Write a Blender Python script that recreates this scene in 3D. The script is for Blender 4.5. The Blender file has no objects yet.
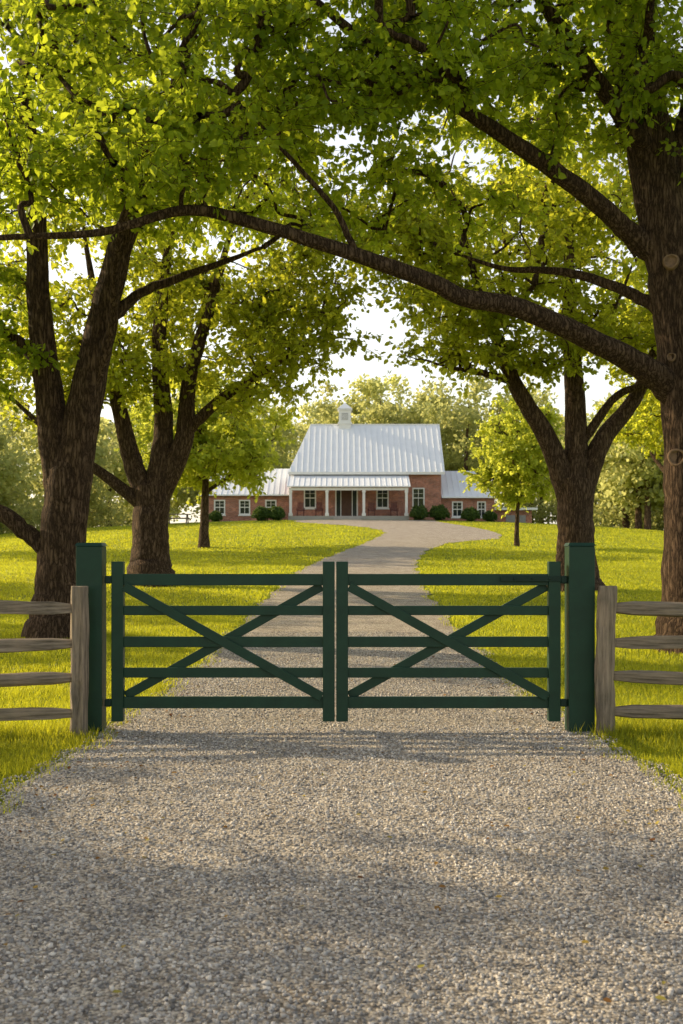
import bpy, math, random
import numpy as np
from mathutils import Vector, Matrix
random.seed(7)
sc = bpy.context.scene
rad = math.radians

# ------------------------------------------------------------------ helpers
def link(o):
    sc.collection.objects.link(o); return o

def empty(name, loc=(0,0,0)):
    e = bpy.data.objects.new(name, None); e.empty_display_size = 0.3
    e.location = loc
    return link(e)

def np_mesh(name, V, F, mat, parent=None, tint=None, smooth=False):
    V = np.asarray(V, dtype=np.float32); F = np.asarray(F, dtype=np.int32)
    me = bpy.data.meshes.new(name)
    n, k = F.shape
    me.vertices.add(len(V)); me.vertices.foreach_set("co", V.ravel())
    me.loops.add(n*k); me.loops.foreach_set("vertex_index", F.ravel())
    me.polygons.add(n); me.polygons.foreach_set("loop_start", np.arange(0, n*k, k, dtype=np.int32))
    me.update(calc_edges=True)
    if smooth:
        me.polygons.foreach_set("use_smooth", np.ones(n, dtype=bool))
    if tint is not None:
        a = me.attributes.new("tint", 'FLOAT', 'POINT')
        a.data.foreach_set("value", np.asarray(tint, dtype=np.float32))
    me.validate()
    me.materials.append(mat)
    o = bpy.data.objects.new(name, me); link(o)
    if parent: o.parent = parent
    return o

def box(name, c, s, mat, parent=None, rot=(0,0,0), bevel=0.0):
    hx,hy,hz = s[0]/2,s[1]/2,s[2]/2
    v = [(x,y,z) for x in (-hx,hx) for y in (-hy,hy) for z in (-hz,hz)]
    f = [(0,1,3,2),(4,6,7,5),(0,4,5,1),(2,3,7,6),(0,2,6,4),(1,5,7,3)]
    me = bpy.data.meshes.new(name); me.from_pydata(v,[],f); me.materials.append(mat)
    o = bpy.data.objects.new(name, me); link(o)
    o.location = c; o.rotation_euler = rot
    if parent: o.parent = parent
    if bevel:
        b = o.modifiers.new("b",'BEVEL'); b.width=bevel; b.segments=2
    return o

def poly(name, verts, faces, mat, parent=None):
    me = bpy.data.meshes.new(name); me.from_pydata(verts,[],faces); me.materials.append(mat)
    o = bpy.data.objects.new(name, me); link(o)
    if parent: o.parent=parent
    return o

def multi_box(name, boxes, mat, parent=None):
    v=[];f=[]
    for (x0,x1,y0,y1,z0,z1) in boxes:
        b=len(v)
        v+=[(x,y,z) for x in (x0,x1) for y in (y0,y1) for z in (z0,z1)]
        f+=[tuple(b+i for i in q) for q in [(0,1,3,2),(4,6,7,5),(0,4,5,1),(2,3,7,6),(0,2,6,4),(1,5,7,3)]]
    return poly(name,v,f,mat,parent)

# ------------------------------------------------------------------ terrain function
_ty = np.array([-200,-20,11,17,20,32,45,55,70,85,100,150,3000.])
_tz = np.array([0,0,0,.13,.25,.75,1.4,2.05,3.3,4.45,4.9,5.2,5.2])
_fy = np.arange(-200,400,0.5); _fz = np.interp(_fy,_ty,_tz)
_k = np.hanning(15); _k/=_k.sum(); _fz = np.convolve(np.pad(_fz,7,mode='edge'),_k,'valid')
def ground(x,y):
    x=np.asarray(x,float); y=np.asarray(y,float)
    z=np.interp(y,_fy,_fz)
    t=np.clip((y-30)/50,0,1); t=t*t*(3-2*t)
    return z - t*np.minimum(0.0015*(x-1)**2,3.0)
DY=np.array([-30,5,10,13,20,27,33,39,45,52,58,62,66,69,72,75,78,81,83.5])
DL=np.array([-2.4,-2.25,-2.15,-1.98,-1.9,-1.85,-1.7,-1.45,-.9,.15,1.3,2.0,2.6,2.5,1.7,.2,-2,-3.5,-3.5])
DR=np.array([2.5,2.3,2.25,2.08,2.1,2.2,2.4,2.65,3.1,4.0,5.6,8.9,9.6,9.5,9.2,8.7,8,7.3,7])
def wob(y,s): return 0.06*np.sin(y*2.1+s)+0.04*np.sin(y*5.3+s*2)+0.03*np.sin(y*11+s)
def dl(y): return np.interp(y,DY,DL)+wob(y,1.0)
def dr(y): return np.interp(y,DY,DR)+wob(y,4.0)

# ------------------------------------------------------------------ materials
def mat_new(name):
    m = bpy.data.materials.new(name); m.use_nodes=True
    nt=m.node_tree; nt.nodes.clear()
    out=nt.nodes.new('ShaderNodeOutputMaterial')
    return m,nt,out
def N(nt,t,**kw):
    n=nt.nodes.new(t)
    for k,v in kw.items():
        setattr(n,k,v)
    return n
def ramp(nt,stops):
    r=nt.nodes.new('ShaderNodeValToRGB')
    e=r.color_ramp.elements
    while len(e)<len(stops): e.new(0.5)
    for i,(p,c) in enumerate(stops):
        e[i].position=p; e[i].color=(c[0],c[1],c[2],1)
    return r
def bsdf(nt,out,rough=0.7,spec=0.4,metal=0):
    b=nt.nodes.new('ShaderNodeBsdfPrincipled')
    b.inputs['Roughness'].default_value=rough
    b.inputs['Specular IOR Level'].default_value=spec
    b.inputs['Metallic'].default_value=metal
    nt.links.new(b.outputs[0],out.inputs[0]); return b
def noise(nt,scale,detail=5,rough=.6,vec=None):
    n=nt.nodes.new('ShaderNodeTexNoise'); n.inputs['Scale'].default_value=scale
    n.inputs['Detail'].default_value=detail; n.inputs['Roughness'].default_value=rough
    if vec is not None: nt.links.new(vec,n.inputs['Vector'])
    return n
def coords(nt,kind='Object',scale=(1,1,1)):
    t=nt.nodes.new('ShaderNodeTexCoord'); m=nt.nodes.new('ShaderNodeMapping')
    m.inputs['Scale'].default_value=scale
    nt.links.new(t.outputs[kind],m.inputs[0]); return m.outputs[0]
def bump(nt,b,h,strength,dist):
    bm=nt.nodes.new('ShaderNodeBump'); bm.inputs['Strength'].default_value=strength
    bm.inputs['Distance'].default_value=dist
    nt.links.new(h,bm.inputs['Height']); nt.links.new(bm.outputs[0],b.inputs['Normal']); return bm

def simple(name,col,rough=.6,spec=.4,var=.25,nscale=6,bumpd=0,metal=0,scale=(1,1,1)):
    m,nt,out=mat_new(name); b=bsdf(nt,out,rough,spec,metal)
    v=coords(nt,'Object',scale); n=noise(nt,nscale,6,.65,v)
    r=ramp(nt,[(.25,[c*(1-var) for c in col]),(.75,[min(1,c*(1+var)) for c in col])])
    nt.links.new(n.outputs[0],r.inputs[0]); nt.links.new(r.outputs[0],b.inputs['Base Color'])
    if bumpd: bump(nt,b,n.outputs[0],.6,bumpd)
    return m

def leaf_mat(name,c_dark,c_mid,c_light,tc,tw=.5):
    m,nt,out=mat_new(name)
    at=N(nt,'ShaderNodeAttribute',attribute_name='tint')
    r=ramp(nt,[(0,c_dark),(.5,c_mid),(1,c_light)])
    nt.links.new(at.outputs['Fac'],r.inputs[0])
    d=N(nt,'ShaderNodeBsdfPrincipled'); d.inputs['Roughness'].default_value=.5
    d.inputs['Specular IOR Level'].default_value=.3
    nt.links.new(r.outputs[0],d.inputs['Base Color'])
    r2=ramp(nt,[(0,[c*.6 for c in tc]),(1,[min(c*1.25,.97) for c in tc])])
    nt.links.new(at.outputs['Fac'],r2.inputs[0])
    t=N(nt,'ShaderNodeBsdfTranslucent'); nt.links.new(r2.outputs[0],t.inputs[0])
    mx=N(nt,'ShaderNodeMixShader'); mx.inputs[0].default_value=tw
    nt.links.new(d.outputs[0],mx.inputs[1]); nt.links.new(t.outputs[0],mx.inputs[2])
    nt.links.new(mx.outputs[0],out.inputs[0]); return m

M_leaf=leaf_mat("leaves_green",(.04,.105,.012),(.095,.19,.016),(.2,.29,.024),(.7,.82,.045),.6)
M_leaf2=leaf_mat("leaves_yellowgreen",(.09,.16,.014),(.18,.26,.02),(.3,.35,.028),(.88,.9,.06),.62)
M_lime=leaf_mat("leaves_lime",(.17,.26,.03),(.28,.37,.04),(.4,.46,.06),(.9,.95,.1),.6)
M_far_haze=leaf_mat("leaves_far_hazed",(.15,.19,.065),(.25,.29,.1),(.36,.38,.13),(.9,.86,.28),.54)  # distance haze put into the leaf colour: paler, less saturated
M_grassb=leaf_mat("grass_blades",(.09,.145,.012),(.2,.25,.016),(.37,.37,.03),(.9,.82,.04),.5)
M_bush=leaf_mat("boxwood",(.03,.07,.012),(.05,.1,.016),(.09,.15,.02),(.2,.28,.04),.3)

def bark_mat():
    m,nt,out=mat_new("bark"); b=bsdf(nt,out,.9,.15)
    v=coords(nt,'Object',(1,1,.16))
    n1=noise(nt,14,8,.7,v); n0=noise(nt,4,4,.6,v)
    vo=N(nt,'ShaderNodeTexVoronoi',feature='DISTANCE_TO_EDGE'); vo.inputs['Scale'].default_value=16
    dm=N(nt,'ShaderNodeVectorMath',operation='ADD'); dm2=N(nt,'ShaderNodeVectorMath',operation='ADD')
    sc_=N(nt,'ShaderNodeVectorMath',operation='SCALE'); sc_.inputs['Scale'].default_value=.16
    sc2=N(nt,'ShaderNodeVectorMath',operation='SCALE'); sc2.inputs['Scale'].default_value=.25
    nt.links.new(n1.outputs['Color'],sc_.inputs[0]); nt.links.new(v,dm.inputs[0]); nt.links.new(sc_.outputs[0],dm.inputs[1])
    nt.links.new(n0.outputs['Color'],sc2.inputs[0]); nt.links.new(dm.outputs[0],dm2.inputs[0]); nt.links.new(sc2.outputs[0],dm2.inputs[1])
    nt.links.new(dm2.outputs[0],vo.inputs['Vector'])
    r=ramp(nt,[(0,(.03,.019,.012)),(.14,(.125,.077,.047)),(.5,(.31,.205,.13))])
    mm=N(nt,'ShaderNodeMath',operation='MULTIPLY'); nt.links.new(vo.outputs[0],mm.inputs[0]); nt.links.new(n1.outputs[0],mm.inputs[1])
    m2=N(nt,'ShaderNodeMath',operation='MULTIPLY'); nt.links.new(mm.outputs[0],m2.inputs[0]); m2.inputs[1].default_value=2.4
    nt.links.new(m2.outputs[0],r.inputs[0]); nt.links.new(r.outputs[0],b.inputs['Base Color'])
    bump(nt,b,m2.outputs[0],1.0,.1); return m
M_bark=bark_mat()
M_cut=simple("cut_wood",(.22,.145,.09),.85,.1,.4,20,.01)

def wood_mat(name,col,axis):
    m,nt,out=mat_new(name); b=bsdf(nt,out,.9,.15)
    s=[22,22,22]; s[axis]=1.2
    v=coords(nt,'Object',tuple(s)); n=noise(nt,1.5,8,.7,v)
    n2=noise(nt,3,4,.6,coords(nt,'Object'))
    r=ramp(nt,[(.3,[c*.3 for c in col]),(.5,col),(.72,[c*1.6 for c in col])])
    nt.links.new(n.outputs[0],r.inputs[0])
    mx=N(nt,'ShaderNodeMix',data_type='RGBA',blend_type='MULTIPLY'); mx.inputs[0].default_value=.6
    r2=ramp(nt,[(.3,(.5,.52,.5)),(.7,(1.1,1,.9))]); nt.links.new(n2.outputs[0],r2.inputs[0])
    nt.links.new(r.outputs[0],mx.inputs[6]); nt.links.new(r2.outputs[0],mx.inputs[7])
    nt.links.new(mx.outputs[2],b.inputs['Base Color']); bump(nt,b,n.outputs[0],.9,.014); return m
M_woodx=wood_mat("weathered_rail",(.29,.24,.185),0)

M_green=simple("green_paint",(.008,.042,.022),.45,.35,.25,5,.0015,scale=(1,1,1))
M_black=simple("dark_iron",(.01,.03,.02),.5,.3,.2,10,metal=.2)
M_white=simple("white_paint",(.8,.79,.76),.5,.4,.05,3)
M_roof=simple("metal_roof",(.85,.87,.88),.38,.5,.05,1.5)
M_glass=simple("window_glass",(.03,.04,.045),.08,.8,.3,1)
M_door=simple("door_wood",(.09,.04,.022),.5,.4,.3,4)
M_chair=simple("chair_paint",(.09,.02,.015),.5,.4,.2,6)
M_conc=simple("porch_concrete",(.38,.36,.33),.85,.2,.12,4,.003)
M_shingle=simple("gray_trim",(.3,.3,.3),.8,.2,.2,5)

def brick_mat():
    m,nt,out=mat_new("brick"); b=bsdf(nt,out,.9,.15)
    tc=N(nt,'ShaderNodeTexCoord'); sx=N(nt,'ShaderNodeSeparateXYZ'); nt.links.new(tc.outputs['Object'],sx.inputs[0])
    ad=N(nt,'ShaderNodeMath',operation='ADD'); nt.links.new(sx.outputs[0],ad.inputs[0]); nt.links.new(sx.outputs[1],ad.inputs[1])
    cb=N(nt,'ShaderNodeCombineXYZ'); nt.links.new(ad.outputs[0],cb.inputs[0]); nt.links.new(sx.outputs[2],cb.inputs[1])
    br=N(nt,'ShaderNodeTexBrick'); nt.links.new(cb.outputs[0],br.inputs['Vector'])
    br.inputs['Scale'].default_value=1; br.inputs['Brick Width'].default_value=.24; br.inputs['Row Height'].default_value=.08
    br.inputs['Mortar Size'].default_value=.007
    br.inputs['Color1'].default_value=(.5,.2,.125,1); br.inputs['Color2'].default_value=(.28,.115,.08,1)
    br.inputs['Mortar'].default_value=(.55,.45,.38,1)
    n=noise(nt,1.3,5,.6,cb.outputs[0])
    mx=N(nt,'ShaderNodeMix',data_type='RGBA',blend_type='MULTIPLY'); mx.inputs[0].default_value=.8
    r2=ramp(nt,[(.3,(.55,.55,.55)),(.7,(1.35,1.25,1.2))]); nt.links.new(n.outputs[0],r2.inputs[0])
    nt.links.new(br.outputs[0],mx.inputs[6]); nt.links.new(r2.outputs[0],mx.inputs[7])
    nt.links.new(mx.outputs[2],b.inputs['Base Color']); return m
M_brick=brick_mat()

def lawn_mat():
    m,nt,out=mat_new("lawn"); b=bsdf(nt,out,.9,.1)
    v=coords(nt,'Object')
    n1=noise(nt,.3,5,.65,v); n2=noise(nt,9,8,.75,v); n3=noise(nt,60,3,.7,v)
    a=N(nt,'ShaderNodeMath',operation='MULTIPLY_ADD'); nt.links.new(n1.outputs[0],a.inputs[0]); a.inputs[1].default_value=.6
    h=N(nt,'ShaderNodeMath',operation='MULTIPLY'); h.inputs[1].default_value=.4; nt.links.new(n2.outputs[0],h.inputs[0])
    nt.links.new(h.outputs[0],a.inputs[2])
    r=ramp(nt,[(.34,(.13,.18,.018)),(.5,(.26,.31,.03)),(.66,(.44,.44,.06))])
    nt.links.new(a.outputs[0],r.inputs[0]); nt.links.new(r.outputs[0],b.inputs['Base Color'])
    ad=N(nt,'ShaderNodeMath',operation='ADD'); nt.links.new(n2.outputs[0],ad.inputs[0]); nt.links.new(n3.outputs[0],ad.inputs[1])
    bump(nt,b,ad.outputs[0],.9,.05); return m
M_lawn=lawn_mat()

def gravel_mat():
    m,nt,out=mat_new("gravel_bed"); b=bsdf(nt,out,.9,.2)
    v=coords(nt,'Object')
    vo=N(nt,'ShaderNodeTexVoronoi'); vo.inputs['Scale'].default_value=62; nt.links.new(v,vo.inputs['Vector'])
    sp=N(nt,'ShaderNodeSeparateColor'); nt.links.new(vo.outputs['Color'],sp.inputs[0])
    r=ramp(nt,[(0,(.24,.225,.205)),(.4,(.47,.43,.385)),(.8,(.65,.6,.53)),(1,(.82,.75,.65))])
    nt.links.new(sp.outputs[0],r.inputs[0])
    n=noise(nt,2.2,9,.75,v)
    r2=ramp(nt,[(.32,(.66,.6,.52)),(.68,(1.12,1.07,.98))]); nt.links.new(n.outputs[0],r2.inputs[0])
    mx=N(nt,'ShaderNodeMix',data_type='RGBA',blend_type='MULTIPLY'); mx.inputs[0].default_value=1
    nt.links.new(r.outputs[0],mx.inputs[6]); nt.links.new(r2.outputs[0],mx.inputs[7])
    rd=ramp(nt,[(.45,(1,1,1)),(.8,(.45,.43,.41))]); nt.links.new(vo.outputs['Distance'],rd.inputs[0])
    m3=N(nt,'ShaderNodeMix',data_type='RGBA',blend_type='MULTIPLY'); m3.inputs[0].default_value=1
    nt.links.new(mx.outputs[2],m3.inputs[6]); nt.links.new(rd.outputs[0],m3.inputs[7])
    nt.links.new(m3.outputs[2],b.inputs['Base Color'])
    inv=N(nt,'ShaderNodeMath',operation='SUBTRACT'); inv.inputs[0].default_value=1; nt.links.new(vo.outputs['Distance'],inv.inputs[1])
    bump(nt,b,inv.outputs[0],.8,.009); return m
M_gravel=gravel_mat()
def stone_mat():
    m,nt,out=mat_new("gravel_stone"); b=bsdf(nt,out,.85,.25)
    at=N(nt,'ShaderNodeAttribute',attribute_name='tint')
    r=ramp(nt,[(0,(.16,.155,.15)),(.35,(.4,.385,.37)),(.75,(.6,.57,.53)),(1,(.84,.79,.72))])
    nt.links.new(at.outputs['Fac'],r.inputs[0])
    n=noise(nt,.9,6,.65,coords(nt))
    r2=ramp(nt,[(.3,(.82,.78,.73)),(.7,(1.08,1.06,1.03))]); nt.links.new(n.outputs[0],r2.inputs[0])
    mx=N(nt,'ShaderNodeMix',data_type='RGBA',blend_type='MULTIPLY'); mx.inputs[0].default_value=1
    nt.links.new(r.outputs[0],mx.inputs[6]); nt.links.new(r2.outputs[0],mx.inputs[7])
    nt.links.new(mx.outputs[2],b.inputs['Base Color']); return m
M_stone=stone_mat()
def fallen_mat():
    m,nt,out=mat_new("fallen_leaf"); b=bsdf(nt,out,.8,.2)
    at=N(nt,'ShaderNodeAttribute',attribute_name='tint')
    r=ramp(nt,[(0,(.14,.05,.015)),(.5,(.3,.16,.04)),(1,(.35,.3,.06))])
    nt.links.new(at.outputs['Fac'],r.inputs[0]); nt.links.new(r.outputs[0],b.inputs['Base Color']); return m
M_fallen=fallen_mat()

# ------------------------------------------------------------------ ground + drive
rows=np.unique(np.round(np.concatenate([np.arange(-80,-30,5),np.arange(-30,84,.5),np.arange(84,130,2),np.array([140,160,200,260,350,500,800,1200,2000])]),3))
cols=np.unique(np.concatenate([np.array([-1500,-800,-400,-200,-120,-80,-60,-45]),np.arange(-35,36,1.),np.array([45,60,80,120,200,400,800,1500])]))
X,Y=np.meshgrid(cols,rows); Z=ground(X,Y)
def grid_faces(nr,nc):
    i=np.arange(nr*nc).reshape(nr,nc)
    return np.stack([i[:-1,:-1],i[:-1,1:],i[1:,1:],i[1:,:-1]],-1).reshape(-1,4)
np_mesh("lawn_ground",np.stack([X,Y,Z],-1).reshape(-1,3),grid_faces(*X.shape),M_lawn,smooth=True)
ry=np.arange(-30,83.6,.5); t=np.linspace(0,1,13)
L=dl(ry)[:,None]; R=dr(ry)[:,None]
DX=L+(R-L)*t; DYY=np.repeat(ry[:,None],13,1)
DZ=ground(DX,DYY)+0.014
np_mesh("gravel_driveway",np.stack([DX,DYY,DZ],-1).reshape(-1,3),grid_faces(*DX.shape),M_gravel,smooth=True)

# loose stones
rng=np.random.default_rng(3)
def stones():
    n=120000
    u=rng.random(n); y=2.6+ (u**1.6)*17
    x=dl(y)-.12+(dr(y)-dl(y)+.24)*rng.random(n)
    s=rng.uniform(.0035,.0088,n)*(1+.5*(rng.random(n)>.96))
    base=np.array([(a,b,c) for a in(-1,1) for b in(-1,1) for c in(-1,1)],float)
    V=base[None]*rng.uniform(.45,1.05,(n,8,3))
    V*=s[:,None,None]*np.array([1,1,.75])*rng.uniform(.7,1.3,(n,1,3))
    a=rng.uniform(0,6.28,n); ca,sa=np.cos(a)[:,None],np.sin(a)[:,None]
    tl=rng.uniform(-.5,.5,n); ct,st=np.cos(tl)[:,None],np.sin(tl)[:,None]
    vy=V[...,1]*ct-V[...,2]*st; vz=V[...,1]*st+V[...,2]*ct; vx=V[...,0]
    W=np.stack([vx*ca-vy*sa,vx*sa+vy*ca,vz],-1)
    W+=np.stack([x,y,ground(x,y)+.014+s*.3],-1)[:,None]
    q=np.array([(0,1,3,2),(4,6,7,5),(0,4,5,1),(2,3,7,6),(0,2,6,4),(1,5,7,3)])
    F=(np.arange(n)*8)[:,None,None]+q[None]
    np_mesh("gravel_stones",W.reshape(-1,3),F.reshape(-1,4),M_stone,tint=np.repeat(rng.random(n),8))
stones()

# grass blades
def grass():
    def zone(n,y0,y1,p,hs,wd):
        u=rng.random(n); y=y0+(y1-y0)*u**p
        w=0.36*y+2.0
        x=rng.uniform(-1,1,n)*w
        inside=(x>dl(y)-0.02-.10*rng.random(n)**.5)&(x<dr(y)+.02+.10*rng.random(n)**.5)
        edge=(np.minimum(abs(x-dl(y)),abs(x-dr(y)))<.14)&(rng.random(n)<.25)
        k=~inside|edge
        x=x[k];y=y[k]; h=rng.uniform(.5,1.25,len(x))*hs
        near=np.exp(-((y-9.7)/.35)**2)*(abs(x)>2.0)
        h*=1+near*rng.uniform(0,1.2,len(x))
        h*=1+.35*np.sin(x*3.1+np.sin(y*2.3)*1.5)*np.sin(y*2.7+np.sin(x*1.9))
        return np.stack([x,y],-1),h,np.full(len(x),wd)
    zs=[zone(240000,5,13,1.0,.065,.0045),zone(200000,13,24,1,.06,.008),zone(150000,24,45,1,.065,.016),zone(140000,45,83,1,.07,.03)]
    P=np.concatenate([z[0] for z in zs]);H=np.concatenate([z[1] for z in zs]);Wd=np.concatenate([z[2] for z in zs])
    n=len(P); z=ground(P[:,0],P[:,1])
    a=rng.uniform(0,6.28,n); la=rng.uniform(0,6.28,n); ln=rng.uniform(.1,.8,n)*H
    dx=np.cos(a)*Wd;dy=np.sin(a)*Wd
    v0=np.stack([P[:,0]-dx,P[:,1]-dy,z-.005],-1);v1=np.stack([P[:,0]+dx,P[:,1]+dy,z-.005],-1)
    v2=np.stack([P[:,0]+np.cos(la)*ln,P[:,1]+np.sin(la)*ln,z+H],-1)
    V=np.stack([v0,v1,v2],1).reshape(-1,3); F=np.arange(n*3).reshape(-1,3)
    pt=.5+.3*np.sin(P[:,0]*1.3+np.sin(P[:,1]*.9)*2)*np.sin(P[:,1]*.8)
    tint=np.clip(pt*.6+rng.random(n)*.55-.05,0,1)
    np_mesh("grass",V,F,M_grassb,tint=np.repeat(tint,3))
grass()

# ------------------------------------------------------------------ trees
def norm(v): return v/np.maximum(np.linalg.norm(v,axis=-1,keepdims=True),1e-9)
LA=np.array([0,.28,.68,1,.68,.28]);LB=np.array([0,.33,.27,0,-.27,-.33]);LC=np.array([0,.07,.05,-.06,.05,.07])
def leaf_geo(P,D,Nn,S):
    D=norm(D); side=norm(np.cross(Nn,D)); up=np.cross(D,side)
    V=P[:,None,:]+S[:,None,None]*(LA[None,:,None]*D[:,None]+LB[None,:,None]*side[:,None]+LC[None,:,None]*up[:,None])
    n=len(P); q=np.array([(0,1,2,3),(0,3,4,5)])
    F=(np.arange(n)*6)[:,None,None]+q[None]
    return V.reshape(-1,3),F.reshape(-1,4)
def catmull(P,sub):
    P=np.asarray(P,float); Q=np.vstack([2*P[0]-P[1],P,2*P[-1]-P[-2]]); out=[]
    for i in range(1,len(Q)-2):
        for k in range(sub):
            t=k/sub; p0,p1,p2,p3=Q[i-1],Q[i],Q[i+1],Q[i+2]
            out.append(.5*((2*p1)+(-p0+p2)*t+(2*p0-5*p1+4*p2-p3)*t*t+(-p0+3*p1-3*p2+p3)*t**3))
    out.append(Q[-2]); return np.array(out)
class Tube:
    def __init__(s): s.V=[];s.F=[];s.n=0
    def add(s,path,rads,ns=8,rough=0,rg=None):
        path=np.asarray(path); m=len(path)
        T=norm(np.gradient(path,axis=0)); u=np.cross(T[0],[0.3,1,0.1]); u/=np.linalg.norm(u)
        ang=np.arange(ns)/ns*2*np.pi; R=[]
        ph=rg.uniform(0,6.28,4) if rg is not None else [0]*4
        for i in range(m):
            u=u-T[i]*np.dot(u,T[i]); u/=np.linalg.norm(u)+1e-9; w=np.cross(T[i],u)
            rr=rads[i]*(1+rough*(np.sin(ang*3+ph[0]+i*.08)*.5+np.sin(ang*2+ph[1]-i*.1)*.5+np.sin(ang*5+ph[2]+i*.12)*.35))
            if rough: rr=rr*(1+rough*.16*rg.normal(size=ns))
            R.append(path[i]+rr[:,None]*(np.cos(ang)[:,None]*u+np.sin(ang)[:,None]*w) if not np.isscalar(rr) else 0)
        s.V.append(np.concatenate(R))
        i=np.arange(m*ns).reshape(m,ns); j=np.roll(i,-1,1)
        s.F.append(np.stack([i[:-1],j[:-1],j[1:],i[1:]],-1).reshape(-1,4)+s.n); s.n+=m*ns
    def addraw(s,V,F): s.V.append(V); s.F.append(F+s.n); s.n+=len(V)
    def get(s): return np.concatenate(s.V),np.concatenate(s.F)

def make_tree(name,limbs,crowns,leaf=.13,R=.85,ntw=13,nlf=15,mat=None,seed=0,ns=16,minz=3.5):
    rg=np.random.default_rng(seed); mat=mat or M_leaf
    tb=Tube(); nodes=[]; nrad=[]
    for k,l in enumerate(limbs):
        l=np.asarray(l,float); s=catmull(l,7)
        p=s[:,:3].copy(); r=np.maximum(s[:,3],.01)
        jit=rg.normal(size=p.shape)*r[:,None]*(.03 if r[0]>.2 else .1); jit[0]=0; p+=jit
        if k==0:
            hz=p[:,2]-p[0,2]; r=r*(1+.45*np.exp(-hz/.35)); p[0,2]-=.3
        tb.add(p,r,ns if l[0,3]>.15 else 8,.09,rg)
        for q,rr in zip(p[2:],r[2:]):
            if q[2]>minz or k>0: nodes.append(q); nrad.append(rr)
    C=[]
    for (cx,cy,cz,rx,ry_,rz,n) in crowns:
        d=norm(rg.normal(size=(n,3))); rr=rg.random((n,1))**.42
        C.append(np.array([cx,cy,cz])+d*rr*np.array([rx,ry_,rz]))
    C=np.concatenate(C); nC=len(C)
    base=np.array(nodes); nb=len(base)
    allp=np.vstack([base,C]); par=np.full(len(allp),-1)
    dist=np.full(nC,1e9); pa=np.zeros(nC,int)
    for i in range(nC):
        d=np.linalg.norm(base-C[i],axis=1)+np.maximum(base[:,2]-C[i,2],0)*.5; j=d.argmin(); dist[i]=d[j]*.9; pa[i]=j
    done=np.zeros(nC,bool); order=[]
    for _ in range(nC):
        dd=np.where(done,1e9,dist); i=dd.argmin(); done[i]=True; order.append(i); par[nb+i]=pa[i]
        d=np.linalg.norm(C-C[i],axis=1)*1.05+.1; m=(d<dist)&~done; dist[m]=d[m]; pa[m]=nb+i
    cnt=np.ones(len(allp))
    for i in reversed(order):
        p=par[nb+i]
        if p>=nb: cnt[p]+=cnt[nb+i]
    for i in order:
        a=allp[par[nb+i]]; b=C[i]; ln=np.linalg.norm(b-a)
        r0=.013*math.sqrt(cnt[nb+i])+.008; r1=.6*r0
        m1=a*.66+b*.34+rg.normal(size=3)*ln*.09+np.array([0,0,ln*.05]); m2=a*.33+b*.67+rg.normal(size=3)*ln*.09
        path=catmull(np.array([a,m1,m2,b]),3)
        tb.add(path,np.linspace(r0*1.15,r1,len(path)),5)
    K=nC*ntw; ci=np.repeat(np.arange(nC),ntw)
    d=norm(rg.normal(size=(K,3))*np.array([1,1,.55])+np.array([0,0,-.12])); ln=rg.uniform(.45,1.15,K)*R
    st=C[ci]+rg.normal(size=(K,3))*.1*R; en=st+d*ln[:,None]
    u=norm(np.cross(d,np.array([.1,.2,1.]))); w=np.cross(d,u); tw=[]
    for rr,pp in ((.007*R/.85,st),(.003,en)):
        for a in (0,2.09,4.19): tw.append(pp+rr*(math.cos(a)*u+math.sin(a)*w))
    TV=np.stack(tw,1).reshape(-1,3); q=np.array([(0,1,4,3),(1,2,5,4),(2,0,3,5)])
    tb.addraw(TV,((np.arange(K)*6)[:,None,None]+q[None]).reshape(-1,4))
    ti=np.repeat(np.arange(K),nlf); n=len(ti); tt=rg.uniform(.12,1.05,n)
    P=st[ti]+d[ti]*(ln[ti]*tt)[:,None]+rg.normal(size=(n,3))*.045*R
    D=d[ti]*.5+rg.normal(size=(n,3))*.6+np.array([0,0,-.3]); Nn=rg.normal(size=(n,3))*.75+np.array([0,0,.9])
    S=leaf*rg.uniform(.6,1.2,n)
    V,F=leaf_geo(P,D,Nn,S)
    ct=rg.random(nC); tint=np.clip(ct[ci[ti]]*.45+rg.random(n)*.55,0,1)
    e=empty(name)
    tv,tf=tb.get()
    a=np_mesh("trunk_and_limbs",tv,tf,M_bark,e,smooth=True)
    b=np_mesh("leaves",V,F,mat,e,tint=np.repeat(tint,6))
    return e,a,b

def gz(x,y): return float(ground(x,y))

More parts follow.
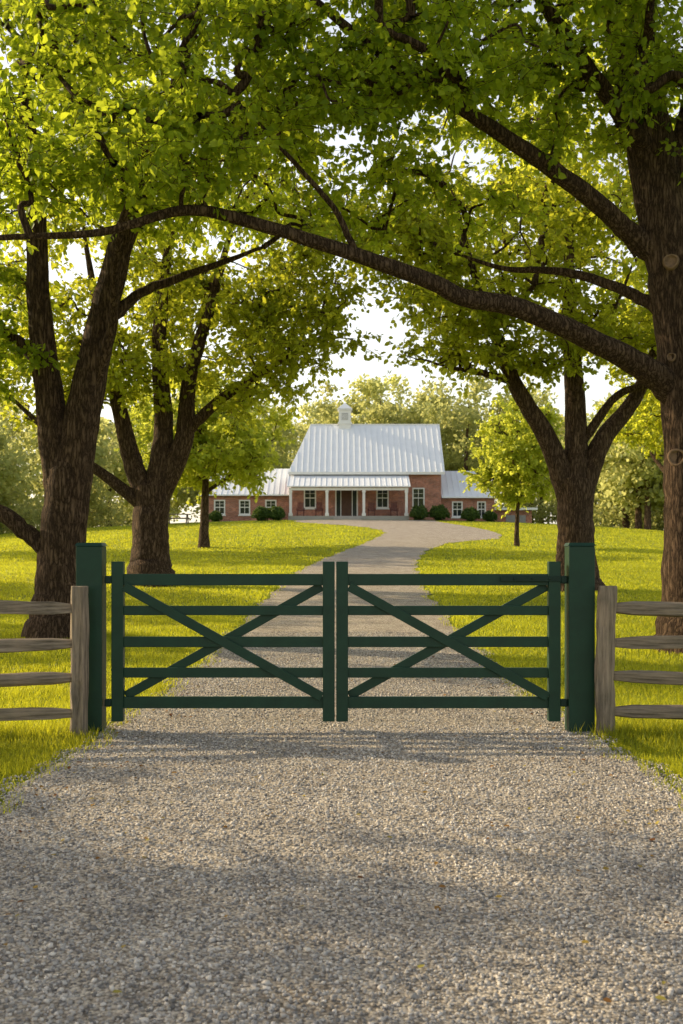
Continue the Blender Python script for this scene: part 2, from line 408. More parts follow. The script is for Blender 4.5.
# right foreground maple with the long arching limbs
T1=[
 [(5.42,17,gz(5.4,17),.5),(5.40,17,1.2,.43),(5.37,17,2.5,.40),(5.33,17,4.0,.40),(5.15,17,5.6,.38),(4.9,17,7.1,.36),(4.62,17,8.65,.33),(4.35,17,9.9,.3),(4.1,17.2,11.6,.22),(3.9,17.4,13.5,.1)],
 [(5.2,17,4.1,.26),(4.75,16.8,4.4,.2),(3.88,16.5,4.78,.16),(2.6,16,5.2,.14),(1.7,15.7,5.3,.125),(1.25,15.5,5.47,.12),(-.16,15,5.82,.1),(-1.36,14.7,6.1,.085),(-2.1,14.4,6.12,.07),(-3.1,14.2,5.78,.05),(-4.35,14,5.65,.035),(-5.6,13.8,5.5,.02)],
 [(4.95,17,6.2,.22),(4.4,16.9,6.6,.16),(3.92,16.7,6.93,.14),(3.03,16.4,7.45,.12),(2.0,16,7.94,.1),(1.25,15.6,8.25,.085),(.4,15.2,8.65,.07),(-.43,15,9.25,.05),(-1.3,14.8,10.1,.025)],
 [(4.85,17,7.6,.2),(4.2,16.6,8.3,.13),(3.4,16.2,9.1,.11),(2.8,15.9,9.8,.09),(2.0,15.4,10.8,.06),(1.0,15,11.8,.03)],
 [(4.95,17,6.9,.24),(5.3,17.1,8.0,.2),(5.7,17.3,9.4,.17),(6.3,17.5,11,.12),(7.2,17.6,12.5,.05)],
 [(5.1,17,5.3,.12),(4.5,17.4,5.8,.09),(3.6,17.8,6.2,.07),(2.7,18,6.3,.045),(1.9,18.2,6.6,.02)],
 [(5.3,17,4.6,.16),(6.2,16.8,5.4,.12),(7.4,16.6,6.3,.09),(8.6,16.4,7.4,.04)],
 [(.2,15.1,5.75,.05),(-.1,14.9,6.3,.04),(-.7,14.6,6.9,.03),(-1.4,14.3,7.6,.015)],
]
e,_,_=make_tree("maple_tree",T1,[(2.0,15.8,10.8,5.2,4.0,2.5,175),(4,16.5,8.8,4.5,3.4,1.5,66),(-1.2,14.6,8.6,3.2,2.2,1.6,58),(.3,15.5,8.2,1.6,1.6,.9,16),(-2.8,14.1,6.8,2.2,1.2,.7,24),(7.6,16.8,9.5,2.8,3.2,3.2,50),(1.6,17.8,7.4,2.2,1.2,.5,12)],
  leaf=.125,R=.75,ntw=12,nlf=13,seed=11,minz=5)
def scar(p,d,r,par):
    d=Vector(d).normalized(); q=d.to_track_quat('Z','Y')
    segs=20; V=[];F=[]
    prof=[(r*1.25,-.10),(r*1.22,.0),(r*1.08,.045),(r*.86,.05),(r*.78,.02),(r*.4,.012),(0.005,.016)]
    for (a,h) in prof:
        for k in range(segs):
            t_=k/segs*6.283; rr=a*(1+.05*math.sin(3*t_))
            V.append(tuple(Vector(p)+q@Vector((rr*math.cos(t_),rr*math.sin(t_),h))))
    m=len(prof)
    for i in range(m-1):
        for k in range(segs):
            F.append((i*segs+k,i*segs+(k+1)%segs,(i+1)*segs+(k+1)%segs,(i+1)*segs+k))
    o=poly("limb_scar",V,F,M_cut,par)
    for pl in o.data.polygons: pl.use_smooth=True
scar((4.98,16.63,6.05),(-.35,-1,.05),.10,e); scar((5.1,16.72,3.1),(-.6,-1,0),.12,e); scar((5.02,16.72,4.62),(-.55,-1,.0),.06,e)

L1=[
 [(-4.86,19,gz(-4.8,19),.5),(-4.85,19,.9,.44),(-4.83,19,1.6,.40),(-4.75,19,2.7,.39),(-4.7,19,3.2,.34)],
 [(-4.72,19,2.5,.34),(-4.9,19,3.4,.28),(-5.03,19,4.3,.24),(-5.2,18.9,6.0,.2),(-5.2,18.7,7.75,.15),(-5.4,18.5,10.3,.06)],
 [(-4.72,19,2.6,.36),(-4.45,19,4.1,.30),(-4.08,19,5.85,.25),(-3.74,18.9,7.06,.21),(-3.1,18.7,8.6,.15),(-2.6,18.5,10.2,.1),(-2.2,18.3,11.6,.04)],
 [(-4.9,19,1.5,.2),(-5.2,18.9,1.85,.16),(-5.9,18.8,2.4,.14),(-6.9,18.6,3.0,.11),(-8.4,18.4,4.2,.05)],
 [(-5.1,19,4.8,.13),(-5.7,19.1,5.4,.1),(-6.6,19.2,5.8,.07),(-7.8,19.3,6.6,.03)],
 [(-4.1,19,5.6,.13),(-3.5,19.2,6.2,.09),(-2.6,19.4,6.6,.07),(-1.4,19.6,7.1,.03)],
 [(-4.4,19,4.2,.12),(-3.9,18.6,5.4,.09),(-3.7,18.1,6.6,.06),(-3.2,17.5,8,.03)],
]
make_tree("maple_tree",L1,[(-4.6,18.8,9.9,4.3,4.0,3.1,155),(-6.6,18.6,5.5,1.9,2,1.3,34),(-2.2,19,8.2,2.4,2.2,1.6,32),(-7.6,18.8,8,2.0,2.4,2.4,28)],
  leaf=.13,R=.8,ntw=12,nlf=13,seed=5,minz=6)

L2=[
 [(-5.57,32,gz(-5.6,32),.68),(-5.57,32,1.6,.56),(-5.57,32,2.6,.52),(-5.5,32,3.6,.5)],
 [(-5.55,32,3.0,.34),(-6.1,32,4.4,.27),(-6.45,32,5.8,.22),(-7,32,8.2,.15),(-7.5,32,11,.06)],
 [(-5.45,32,3.2,.36),(-5.15,32,5.3,.27),(-5.3,32,7.9,.2),(-5,32,11,.1),(-4.9,32,13,.04)],
 [(-5.4,32,3.2,.34),(-4.6,31.9,4.9,.27),(-4.4,31.8,6.7,.21),(-3.7,31.6,9,.14),(-3,31.4,11.5,.05)],
 [(-4.5,31.9,5.2,.18),(-3.5,31.7,6.1,.14),(-2.5,31.5,6.7,.11),(-1.5,31.3,7.3,.07),(-.4,31,7.9,.03)],
 [(-5.7,32,3.0,.22),(-6.8,31.8,3.9,.16),(-7.8,31.6,4.6,.12),(-9.3,31.4,6,.05)],
]
e2,tr2,lf2=make_tree("maple_tree",L2,[(-4.9,32,10.6,5.3,4.8,4.3,200),(-1.7,31.2,8.0,2.2,2,1.5,34),(-.9,31.2,10.5,1.8,2,2.2,34),(-9,31.6,7.3,2.5,2.5,2.3,42),(-6,31,6.6,2.2,1.6,.9,14),(-2.6,31.4,6.2,1.6,1.2,.6,9)],
  leaf=.17,R=.95,ntw=12,nlf=11,mat=M_leaf2,seed=21,minz=5)

R2=[
 [(6.36,30,gz(6.3,30),.66),(6.36,30,1.6,.54),(6.36,30,2.6,.5),(6.38,30,3.6,.5)],
 [(6.3,30,3.0,.36),(5.6,29.9,4.76,.26),(4.75,29.7,6.1,.21),(4.2,29.5,7.35,.17),(3.5,29.3,9.2,.1),(3,29,11,.04)],
 [(6.36,30,3.2,.4),(6.4,30,4.6,.3),(6.36,30,6.1,.26),(6.2,30,7.9,.2),(6.2,30,10.5,.12),(6.3,30,13,.04)],
 [(6.45,30,3.0,.34),(7.1,30,4.7,.26),(8,30,5.9,.2),(8.7,30,7.5,.14),(9.5,30,9.5,.05)],
 [(6.5,30,4.6,.14),(7.4,29.6,5.9,.1),(8.4,29.2,6.2,.08),(9.6,29,6.6,.03)],
 [(4.6,29.7,6.3,.12),(3.8,29.5,6.5,.09),(2.9,29.2,6.6,.05),(2.1,29,6.8,.02)],
]
make_tree("maple_tree",R2,[(6,30,11,5.2,4.8,4.1,200),(3.2,29.2,7.8,2.1,1.8,1.4,36),(1.9,29.4,10.4,1.6,1.8,1.8,28),(9.2,29.6,7.4,2.2,2.4,1.6,40),(6,29,7.2,1.8,1.4,.8,12)],
  leaf=.17,R=.95,ntw=12,nlf=11,mat=M_leaf2,seed=33,minz=5)

def small_tree(name,x,y,h,cr,cz,rz,seed,mat,tr=.16,n=110,leaf=.22,R=.75):
    g=gz(x,y); rg=random.Random(seed)
    L=[[(x,y,g,tr*1.2),(x+.05,y,g+h*.2,tr),(x+.12,y,g+h*.4,tr*.75),(x+.05,y,g+h*.7,tr*.4),(x,y,g+h*.93,tr*.12)]]
    for k in range(5):
        a=k*1.26+rg.random(); z=g+h*(.28+.09*k)
        L.append([(x+.08,y,z,tr*.5),(x+math.cos(a)*cr*.35,y+math.sin(a)*cr*.35,z+h*.1,tr*.3),(x+math.cos(a)*cr*.75,y+math.sin(a)*cr*.75,z+h*.2,tr*.1)])
    return make_tree(name,L,[(x,y,g+cz,cr,cr,rz,n),(x,y,g+cz-rz*.4,cr*1.1,cr*1.1,rz*.5,n//3)],leaf=leaf,R=R,ntw=10,nlf=11,mat=mat,seed=seed,ns=8,minz=g+h*.3)
small_tree("shade_tree",-6.9,55,9.8,4.3,5.9,3.3,41,M_lime,.22,125,.25,.95)
small_tree("young_maple_tree",8.9,56,8,2.3,4.9,2.9,42,M_lime,.1,110,.2,.7)

# further trees on both sides, some unseen and added for their shadows (linked copies of the second maple's meshes)
def copy_tree(x,y,rot,s,src=(tr2,lf2),origin=(-5.57,32)):
    e=empty("maple_tree"); g0=gz(*origin)
    for o in src:
        c=bpy.data.objects.new(o.name.split('.')[0],o.data); link(c); c.parent=e
        c.location=(-origin[0],-origin[1],-g0)
    e.location=(x,y,gz(x,y)); e.rotation_euler=(0,0,rot); e.scale=(s,s,s)
copy_tree(-16.0,8.9,-1.6,1.05)  # unseen tree, added to shade the foreground gravel
copy_tree(-19,23.5,.3,.6)  # small unseen tree, added for a shade band on the left lawn
copy_tree(-23,34,3.7,.85)  # out of view, put in to throw a shadow band over lawn and drive
copy_tree(-24,55,2.2,1.0)
copy_tree(15.5,47,5.0,1.0)
copy_tree(-15.5,-2,.6,1.05)
copy_tree(14.5,7,.6,.85)

# distant trees and wood behind the house : one object
def distant():
    rg=np.random.default_rng(77); P=[];S=[];T=[];tb=Tube()
    specs=[]
    for k in range(70): specs.append((rg.uniform(-75,80),rg.uniform(112,150),rg.uniform(13,18)))
    for k in range(12): specs.append((rg.uniform(-14,32),rg.uniform(108,118),rg.uniform(13,16.5)))
    for k in range(14): specs.append((rg.uniform(21,44),rg.uniform(84,104),rg.uniform(8,12)))
    for k in range(14): specs.append((rg.uniform(-46,-20),rg.uniform(80,104),rg.uniform(8,12)))
    for (x,y,h) in specs:
        g=gz(x,y); cr=h*.32; tt=rg.random()*.5
        tb.add(np.array([(x,y,g-.3),(x,y,g+h*.4),(x+.3,y,g+h*.8)]),np.array([.28,.2,.05]),6)
        nc=36
        d=norm(rg.normal(size=(nc,3))); c=np.array([x,y,g+h*.56])+d*(rg.random((nc,1))**.4)*np.array([cr,cr,h*.42])
        c[:,2]=np.maximum(c[:,2],g+1)
        m=95; q=np.repeat(c,m,0)+norm(rg.normal(size=(nc*m,3)))*(rg.random((nc*m,1))**.6)*np.array([1.5,1.5,1.0])
        P.append(q); S.append(rg.uniform(.3,.55,len(q))); T.append(np.clip(tt+np.repeat(rg.random(nc)*.3,m)+rg.random(len(q))*.3,0,1))
    for k in range(150):
        x=rg.uniform(-80,80); y=rg.uniform(104,112)
        if k%3==0: x=rg.choice([-1,1])*rg.uniform(20,48); y=rg.uniform(80,100)
        g=gz(x,y); m=420; q=np.array([x,y,g+1.2])+norm(rg.normal(size=(m,3)))*(rg.random((m,1))**.5)*np.array([2.4,2,1.7])
        P.append(q);S.append(rg.uniform(.2,.4,m));T.append(rg.random(m)*.6)
    P=np.concatenate(P);S=np.concatenate(S);T=np.concatenate(T); n=len(P)
    V,F=leaf_geo(P,rg.normal(size=(n,3)),rg.normal(size=(n,3))+np.array([0,0,.6]),S)
    e=empty("distant_trees")
    tv,tf=tb.get(); np_mesh("trunks",tv,tf,M_bark,e); np_mesh("foliage",V,F,M_far_haze,e,tint=np.repeat(T,6))
distant()

# ------------------------------------------------------------------ house
H=empty("brick_house")
def wall(name,x0,x1,z0,z1,y0,th,ops):
    xs=sorted(set([x0,x1]+[a for o in ops for a in o[:2]])); zs=sorted(set([z0,z1]+[a for o in ops for a in o[2:4]]))
    bx=[]
    for i in range(len(xs)-1):
        col=[]
        for j in range(len(zs)-1):
            cx=(xs[i]+xs[i+1])/2; cz=(zs[j]+zs[j+1])/2
            if any(o[0]<cx<o[1] and o[2]<cz<o[3] for o in ops):
                if col: bx.append(col); col=[]
                continue
            if col: col[5]=zs[j+1]
            else: col=[xs[i],xs[i+1],y0,y0+th,zs[j],zs[j+1]]
        if col: bx.append(col)
    multi_box(name,bx,M_brick,H)
def window(x,z,w,h,y):
    a,b,c,d=x-w/2,x+w/2,z-h/2,z+h/2; f=.1
    multi_box("window_frame",[(a,a+f,y-.03,y+.12,c,d),(b-f,b,y-.03,y+.12,c,d),(a+f,b-f,y-.03,y+.12,d-f,d),(a+f,b-f,y-.03,y+.12,c,c+f),
      (a+f,b-f,y+.02,y+.1,z-.035,z+.035),(x-.018,x+.018,y+.03,y+.09,c+f,z-.035),(x-.018,x+.018,y+.03,y+.09,z+.035,d-f),
      (a+f,x-.018,y+.04,y+.08,z+h*.22-.012,z+h*.22+.012),(x+.018,b-f,y+.04,y+.08,z+h*.22-.012,z+h*.22+.012),
      (a-.06,b+.06,y-.09,y-.031,c-.1,c+.0)],M_white,H)
    multi_box("window_glass",[(a+.01,b-.01,y+.13,y+.15,c+.01,d-.01)],M_glass,H)
WY=87.2
wins=[(-2.5,6.2),(3.25,6.2),(6.1,6.2)]
w_,h_=.98,1.62
ops=[(x-w_/2,x+w_/2,z-h_/2,z+h_/2) for x,z in wins]+[(-.5,1.3,4.5,6.95)]
wall("front_wall",-4,7.9,3.4,8.15,WY,.28,ops)
for x,z in wins: window(x,z,w_,h_,WY)
multi_box("main_walls",[(-4,-3.72,WY+.28,97,3.4,8.15),(7.62,7.9,WY+.28,97,3.4,8.15),(-3.72,7.62,96.7,97,3.4,8.15)],M_brick,H)
multi_box("ceiling",[(-3.7,7.6,WY+.3,96.6,8.0,8.1)],M_white,H)
multi_box("door_frame",[(-.5,-.4,WY-.02,WY+.15,4.7,6.95),(1.2,1.3,WY-.02,WY+.15,4.7,6.95),(-.4,1.2,WY-.02,WY+.15,6.85,6.95),(-.08,-.02,WY,WY+.15,4.7,6.85),(.82,.88,WY,WY+.15,4.7,6.85)],M_white,H)
multi_box("door",[(-.02,.82,WY+.08,WY+.14,4.7,6.85),(.08,.36,WY+.06,WY+.079,4.9,5.7),(.44,.72,WY+.06,WY+.079,4.9,5.7),(.08,.72,WY+.06,WY+.079,5.85,6.6)],M_door,H)
multi_box("sidelights",[(-.4,-.08,WY+.1,WY+.12,4.7,6.85),(.88,1.2,WY+.1,WY+.12,4.7,6.85)],M_glass,H)
def seams(name,quad_fn,x0,x1,step,ins):
    V=[];F=[]
    x=x0
    while x<=x1+1e-6:
        (a,b)=quad_fn(x); a=Vector(a);b=Vector(b); n=Vector((0,-(b.z-a.z),(b.y-a.y))).normalized()*.035; u=Vector((.015,0,0))
        i=len(V)
        V+= [tuple(p) for p in (a-u,a+u,b+u,b-u,a-u+n,a+u+n,b+u+n,b-u+n)]
        F+= [tuple(i+k for k in q) for q in [(4,5,6,7),(0,1,5,4),(3,7,6,2),(0,4,7,3),(1,2,6,5)]]
        x+=step
    poly(name,V,F,M_roof,H)
ez,rz_=8.25,12.6; ey,ryy=86.8,92.1
A=(-4.2,ey,ez);B=(8.15,ey,ez);C_=(8.2,ryy,rz_);D_=(-2.6,ryy,rz_);E_=(8.15,97.4,ez);F_=(-4.2,97.4,ez)
def thick(vs,t=.1):
    return vs+[(x,y,z-t) for x,y,z in vs]
poly("main_roof",thick([A,B,C_,D_,E_,F_]),[(0,1,2,3),(2,4,5,3),(0,3,5),(6,9,8,7),(8,9,11,10),(6,11,9),(0,6,7,1),(1,7,8,2),(2,8,10,4),(4,10,11,5),(5,11,6,0)],M_roof,H)
def mr(x):
    t=min(1,(x+4.2)/1.6) if x<-2.6 else 1
    return ((x,ey,ez),(x,ey+(ryy-ey)*t,ez+(rz_-ez)*t))
seams("main_roof_seams",mr,-4.0,8.12,.46,0)
poly("gable_wall",[(7.9,WY,8.15),(7.9,97,8.15),(7.9,92.1,12.4),(7.7,WY,8.15),(7.7,97,8.15),(7.7,92.1,12.4)],[(0,1,2),(3,5,4),(0,2,5,3),(1,4,5,2)],M_brick,H)
multi_box("fascia",[(-4.2,8.15,ey-.03,ey-.002,ez-.22,ez-.02),(-2.6,8.2,ryy-.1,ryy+.1,rz_-.05,rz_+.05)],M_white,H)
multi_box("porch_floor",[(-4.1,5.2,84.6,WY-.003,3.6,4.68)],M_conc,H)
multi_box("porch_steps",[(-.6,1.5,84.2,84.597,3.6,4.58),(-.6,1.5,83.8,84.197,3.6,4.46)],M_conc,H)
poly("porch_roof",thick([(-4.2,84.4,6.98),(5.3,84.4,6.98),(5.3,WY-.01,8.05),(-4.2,WY-.01,8.05)],.08),[(0,1,2,3),(4,7,6,5),(0,4,5,1),(1,5,6,2),(3,2,6,7),(0,3,7,4)],M_roof,H)
seams("porch_roof_seams",lambda x:((x,84.4,6.98),(x,WY-.02,8.05)),-4.15,5.28,.42,0)
multi_box("porch_beam",[(-4.05,5.15,84.62,84.8,6.66,6.86)],M_white,H)
for x in (-3.92,-1.12,1.72,5.0):
    multi_box("porch_column",[(x-.1,x+.1,84.61,84.81,4.9,6.66),(x-.15,x+.15,84.56,84.86,4.68,4.9),(x-.14,x+.14,84.57,84.85,6.5,6.6)],M_white,H)
wall("left_wing_front",-11,-4.01,3.0,6.5,88,.28,[(-8.2,-7.3,4.9,6.1),(-10.2,-9.3,4.9,6.1),(-6.1,-5.2,4.9,6.1)])
for x in (-7.75,-9.75,-5.65): window(x,5.5,.9,1.2,88)
multi_box("left_wing_walls",[(-11,-10.72,88.28,96,3,6.5),(-10.72,-4.01,95.7,96,3,6.5)],M_brick,H)
poly("left_wing_roof",thick([(-11.4,87.6,6.5),(-3.9,87.6,6.5),(-3.9,92,8.9),(-11,92,8.9),(-3.9,96.4,6.5),(-11.4,96.4,6.5)]),[(0,1,2,3),(3,2,4,5),(0,3,5),(6,9,8,7),(9,11,10,8),(6,11,9),(0,6,7,1),(5,4,10,11),(1,7,8,2),(2,8,10,4),(0,5,11,6)],M_roof,H)
seams("left_wing_seams",lambda x:((x,87.6,6.5),(x,92,8.9)),-11.0,-4.1,.46,0)
wall("right_wing_front",7.91,12.2,3.0,6.3,87.6,.28,[(8.8,9.65,4.7,5.95),(10.8,11.5,4.7,5.95)])
window(9.225,5.325,.85,1.25,87.6); window(11.15,5.325,.7,1.25,87.6)
multi_box("right_wing_walls",[(11.92,12.2,87.88,94,3,6.3),(7.91,11.92,93.7,94,3,6.3)],M_brick,H)
poly("right_wing_roof",thick([(7.95,87.2,6.3),(12.5,87.2,6.3),(10.9,90.6,8.6),(7.95,90.6,8.6),(12.5,94.4,6.3),(7.95,94.4,6.3)]),[(0,1,2,3),(3,2,4,5),(1,4,2),(6,9,8,7),(9,11,10,8),(7,8,10),(0,6,7,1),(5,4,10,11),(0,3,9,6),(3,5,11,9),(1,7,10,4)],M_roof,H)
seams("right_wing_seams",lambda x:((x,87.2,6.3),(x,87.2+3.4*min(1,(12.5-x)/1.6),6.3+2.3*min(1,(12.5-x)/1.6))),8.1,12.4,.45,0)
multi_box("garage_walls",[(12.21,15.4,89,94,2.6,5.3)],M_brick,H)
multi_box("garage_roof",[(12.22,15.8,88.6,94.4,5.31,5.5)],M_roof,H)
multi_box("garage_door",[(13.3,14.9,88.93,88.995,3.2,4.9)],M_shingle,H)
cx,cy=.28,92.1
multi_box("cupola_body",[(cx-.5,cx+.5,cy-.5,cy+.5,12.2,13.75),(cx-.6,cx+.6,cy-.6,cy+.6,13.76,13.86),(cx-.58,cx+.58,cy-.58,cy+.58,12.6,12.75)],M_white,H)
multi_box("cupola_louver",[(cx-.27,cx+.27,cy-.53,cy-.503,12.95,13.5)],M_shingle,H)
multi_box("cupola_slats",[(cx-.27,cx+.27,cy-.56,cy-.532,12.98+i*.1,13.03+i*.1) for i in range(5)],M_white,H)
poly("cupola_roof",[(cx-.62,cy-.62,13.87),(cx+.62,cy-.62,13.87),(cx+.62,cy+.62,13.87),(cx-.62,cy+.62,13.87),(cx,cy,14.45)],[(0,1,4),(1,2,4),(2,3,4),(3,0,4),(3,2,1,0)],M_roof,H)

def chair(x,y,z,rot):
    c=empty("porch_chair",(x,y,z)); c.rotation_euler=(0,0,rot)
    for i,(a,b) in enumerate([(-.25,-.25),(.25,-.25),(-.25,.25),(.25,.25)]): box("leg",(a,b,.22 if b<0 else .3),(.05,.05,.44 if b<0 else .6),M_chair,c)
    for k in range(5): box("seat_slat",(0,-.22+k*.11,.44),(.5,.09,.025),M_chair,c)
    for k in range(5): box("back_slat",(-.2+k*.1,.31,.78),(.07,.025,.7),M_chair,c,rot=(-.2,0,0))
    for s in (-.3,.3): box("arm",(s,0,.64),(.08,.6,.03),M_chair,c); box("arm_post",(s,-.24,.54),(.05,.05,.2),M_chair,c)
    for s in (-.25,.25): box("rocker",(s,0,.02),(.04,.8,.04),M_chair,c)
for x in (-1.75,-3.2,2.35,4.1): chair(x,85.9,4.68,0)

def bush(x,y,r,seed):
    rg=np.random.default_rng(seed); n=3200; g=gz(x,y)
    d=norm(rg.normal(size=(n,3))); d[:,2]=np.abs(d[:,2])*1.0-.25*rg.random(n)
    rr=(r*(.82+.2*rg.random(n))*(1+.07*np.sin(d[:,0]*7+seed)+.06*np.sin(d[:,1]*9+d[:,2]*6)))[:,None]
    P=np.array([x,y,g+r*.55])+d*rr*np.array([1,1,1.05]); P[:,2]=np.maximum(P[:,2],g+.02)
    V,F=leaf_geo(P,rg.normal(size=(n,3)),d+rg.normal(size=(n,3))*.5,rg.uniform(.09,.16,n))
    e=empty("boxwood_shrub"); np_mesh("leaves",V,F,M_bush,e,tint=np.repeat(rg.random(n),6))
    tb=Tube()
    for k in range(9):
        a=k*.7; tb.add(np.array([(x,y,g-.1),(x+math.cos(a)*r*.3,y+math.sin(a)*r*.3,g+r*.6),(x+math.cos(a)*r*.65,y+math.sin(a)*r*.65,g+r*1.1)]),np.array([.03,.02,.008]),5)
    n2=900; d2=norm(rg.normal(size=(n2,3))); P2=np.array([x,y,g+r*.6])+d2*(rg.random((n2,1))*.75*r)
    V2,F2=leaf_geo(P2,rg.normal(size=(n2,3)),rg.normal(size=(n2,3)),rg.uniform(.12,.2,n2)); np_mesh("inner_leaves",V2,F2,M_bush,e,tint=np.repeat(rg.random(n2)*.4,6))
    v,f=tb.get(); np_mesh("stems",v,f,M_bark,e)
for i,(x,y,r) in enumerate([(-6.1,84,.68),(-5.0,84,.68),(5.95,84.2,.72),(7.5,84.4,.74),(9.9,84.4,.66),(11.6,86,.5),(-9.9,86.3,.5)]): bush(x,y,r,i+3)

pt=empty("picnic_table",(-12.2,82,gz(-12.2,82)))
box("table_top",(0,0,.75),(1.9,.8,.05),M_woodx,pt)
for s in(-1,1):
    box("bench_seat",(0,s*.72,.45),(1.9,.28,.05),M_woodx,pt)
    for q in(-1,1): box("leg",(q*.7,s*.38,.36),(.09,.05,.86),M_woodx,pt,rot=(s*.5,0,0))
    box("cross_beam",(s*.7,0,.42),(.05,1.6,.1),M_woodx,pt)

# ------------------------------------------------------------------ gate
GY=10.0
def gate_post(x):
    e=empty("green_gate_post",(x,GY,0))
    box("post",(0,0,.835),(.235,.2,1.71),M_green,e,bevel=.008)
    v=[(-.125,-.107,1.691),(.125,-.107,1.691),(.125,.107,1.691),(-.125,.107,1.691),(-.11,-.09,1.72),(.11,-.09,1.72),(.11,.09,1.72),(-.11,.09,1.72)]
    poly("cap",v,[(0,3,2,1),(4,5,6,7),(0,1,5,4),(1,2,6,5),(2,3,7,6),(3,0,4,7)],M_green,e)
gate_post(-2.275); gate_post(2.165)
def leaf_gate(x0,x1,hinge):
    g=empty("farm_gate",(0,GY,0))
    sw=.108
    box("stile",(x0+sw/2,0,.825),(sw,.09,1.45),M_green,g,bevel=.006)
    box("stile",(x1-sw/2,0,.825),(sw,.09,1.45),M_green,g,bevel=.006)
    for z,h in ((1.385,.105),(1.105,.085),(.82,.095),(.54,.09),(.27,.105)):
        box("rail",((x0+x1)/2,0,z),(x1-x0-2*sw+.02,.042,h),M_green,g,bevel=.005)
    a0,a1=x0+sw,x1-sw; zt,zb=1.33,.32
    for k,(p,q) in enumerate((((a0,zt),(a1,zb)),((a0,zb),(a1,zt)))):
        dx=q[0]-p[0];dz=q[1]-p[1]; L_=math.hypot(dx,dz); an=math.atan2(dz,dx)
        yy=-.037 if k==0 else .037
        box("diagonal_brace",((p[0]+q[0])/2,yy,(p[1]+q[1])/2),(L_-.02,.028,.085),M_green,g,rot=(0,-an,0),bevel=.004)
    s=1 if hinge=='r' else -1; hx=x1 if s>0 else x0
    for z in (1.385,.27):
        box("hinge_knuckle",(hx+s*.03,-.03,z),(.06,.05,.07),M_black,g,bevel=.01)
    if hinge=='r':
        box("strap_hinge",(hx-.27,-.055,1.395),(.54,.008,.05),M_black,g,bevel=.002)
        for k in range(3): box("bolt",(hx-(.1+.16*k),-.063,1.395),(.022,.012,.022),M_black,g,bevel=.005)
    return g
leaf_gate(-2.085,-.062,'l'); g2=leaf_gate(-.048,1.985,'r')

# split rail fences
def rough_beam(name,p,q,w,h,par,mat,seed,taper=True):
    rg=np.random.default_rng(seed); p=np.array(p,float);q=np.array(q,float); L_=np.linalg.norm(q-p); m=14
    prof=np.array([(-.5,-.45),(0,-.52),(.5,-.4),(.54,.05),(.42,.48),(-.05,.5),(-.48,.42),(-.55,0)])*np.array([w,h])
    prof=prof*(1+.12*rg.normal(size=prof.shape)); V=[]
    bend=rg.normal(size=2)*.018
    for i in range(m):
        t=i/(m-1); k=1.0
        if taper: k=.62+.38*min(1,min(t,1-t)*L_/.22)
        pr=prof*k*(1+.06*rg.normal(size=prof.shape))
        off=bend*math.sin(t*3.14)
        V+=[(-L_/2+t*L_,a+off[0],b+off[1]) for a,b in pr]
    F=[]
    for i in range(m-1):
        for k in range(8): F.append((i*8+k,i*8+(k+1)%8,(i+1)*8+(k+1)%8,(i+1)*8+k))
    F.append(tuple(range(7,-1,-1))); F.append(tuple((m-1)*8+k for k in range(8)))
    o=poly(name,V,F,mat,par); d=Vector(q-p); o.location=Vector((p+q)/2)
    o.rotation_euler=d.to_track_quat('X','Z').to_euler()
    b=o.modifiers.new("b",'BEVEL'); b.width=.004; b.segments=1; b.limit_method='ANGLE'
    return o
def fence(x0,y0,sgn,seed):
    e=empty("split_rail_fence"); zs=[1.14,.83,.53,.215]; step=2.55; n=5
    pts=[(x0+sgn*i*step,y0-.12*i*step) for i in range(n+1)]
    for i,(x,y) in enumerate(pts):
        g=gz(x,y)
        o=rough_beam("fence_post",(x,y,g-.2),(x+.01,y,g+1.33),.145,.15,e,M_woodx,seed+i,False)
        if i<n:
            x2,y2=pts[i+1]
            for k,z in enumerate(zs):
                dz=-.02*((k*7+i*3)%3)
                rough_beam("rail",(x+sgn*.03,y,z+g+(.02 if i%2 else -.01)),(x2+sgn*.02,y2,z+gz(x2,y2)+dz-.03),.07,.115,e,M_woodx,seed*10+i*5+k)
fence(-2.33,9.76,-1,3); fence(2.375,9.85,1,9)

def fallen():
    n=650; y=rng.uniform(3,16,n); x=rng.uniform(-1,1,n)
    x=np.where(rng.random(n)<.6,np.sign(x)*(2.1-abs(rng.normal(size=n))*.5),x*2.1)
    P=np.stack([x,y,ground(x,y)+.03],-1)
    V,F=leaf_geo(P,rng.normal(size=(n,3))*np.array([1,1,.15]),rng.normal(size=(n,3))*.3+np.array([0,0,1]),rng.uniform(.02,.045,n))
    np_mesh("fallen_leaves",V,F,M_fallen,tint=np.repeat(rng.random(n),6))
fallen()

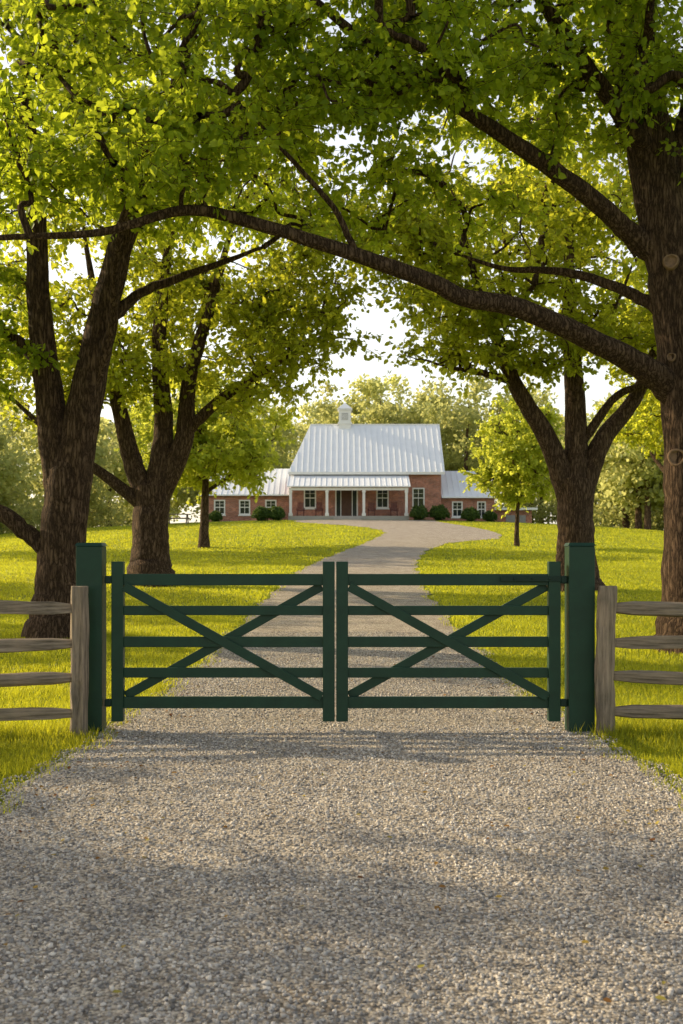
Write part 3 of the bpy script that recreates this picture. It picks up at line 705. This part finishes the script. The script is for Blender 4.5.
# ------------------------------------------------------------------ light
el=rad(26); d=Vector((-.9,.43,0)).normalized()
sd=Vector((d.x*math.cos(el),d.y*math.cos(el),math.sin(el)))
sl=bpy.data.lights.new("sun",'SUN'); sl.energy=5; sl.angle=rad(.53); sl.color=(1,.81,.52)
so=bpy.data.objects.new("sun",sl); link(so); so.rotation_euler=sd.to_track_quat('Z','Y').to_euler(); so.location=(-20,15,20)
w=bpy.data.worlds.new("World"); sc.world=w; w.use_nodes=True; nt=w.node_tree
bg=nt.nodes['Background']; sk=nt.nodes.new('ShaderNodeTexSky'); sk.sky_type='NISHITA'; sk.sun_disc=False
sk.sun_elevation=el; sk.sun_rotation=math.atan2(sd.x,sd.y); sk.dust_density=3; sk.air_density=1.0
# summer haze: pale veil that thins out with elevation
tc=nt.nodes.new('ShaderNodeTexCoord'); sx=nt.nodes.new('ShaderNodeSeparateXYZ'); nt.links.new(tc.outputs['Generated'],sx.inputs[0])
hr=ramp(nt,[(0,(1,1,1)),(.3,(.9,.9,.9)),(.6,(.28,.28,.28)),(1,(.1,.1,.1))]); nt.links.new(sx.outputs[2],hr.inputs[0])
hm=nt.nodes.new('ShaderNodeMix'); hm.data_type='RGBA'; hm.blend_type='MULTIPLY'; hm.inputs[0].default_value=1
nt.links.new(hr.outputs[0],hm.inputs[6]); hm.inputs[7].default_value=(5.6,5.15,4.3,1)
ha=nt.nodes.new('ShaderNodeMix'); ha.data_type='RGBA'; ha.blend_type='ADD'; ha.inputs[0].default_value=1
nt.links.new(sk.outputs[0],ha.inputs[6]); nt.links.new(hm.outputs[2],ha.inputs[7])
nt.links.new(ha.outputs[2],bg.inputs[0]); bg.inputs[1].default_value=.15

# ------------------------------------------------------------------ camera
cam=bpy.data.cameras.new("camera"); co=bpy.data.objects.new("camera",cam); link(co)
co.location=(0,0,1.6); co.rotation_euler=(rad(90),0,0)
cam.sensor_fit='VERTICAL'; cam.sensor_height=36; cam.sensor_width=24; cam.lens=38.67
cam.shift_y=44/1024; cam.clip_end=5000; cam.clip_start=.1
cam.dof.use_dof=True; cam.dof.focus_distance=10.2; cam.dof.aperture_fstop=4.5
sc.camera=co
sc.view_settings.view_transform='Standard'; sc.view_settings.look='None'; sc.view_settings.exposure=0
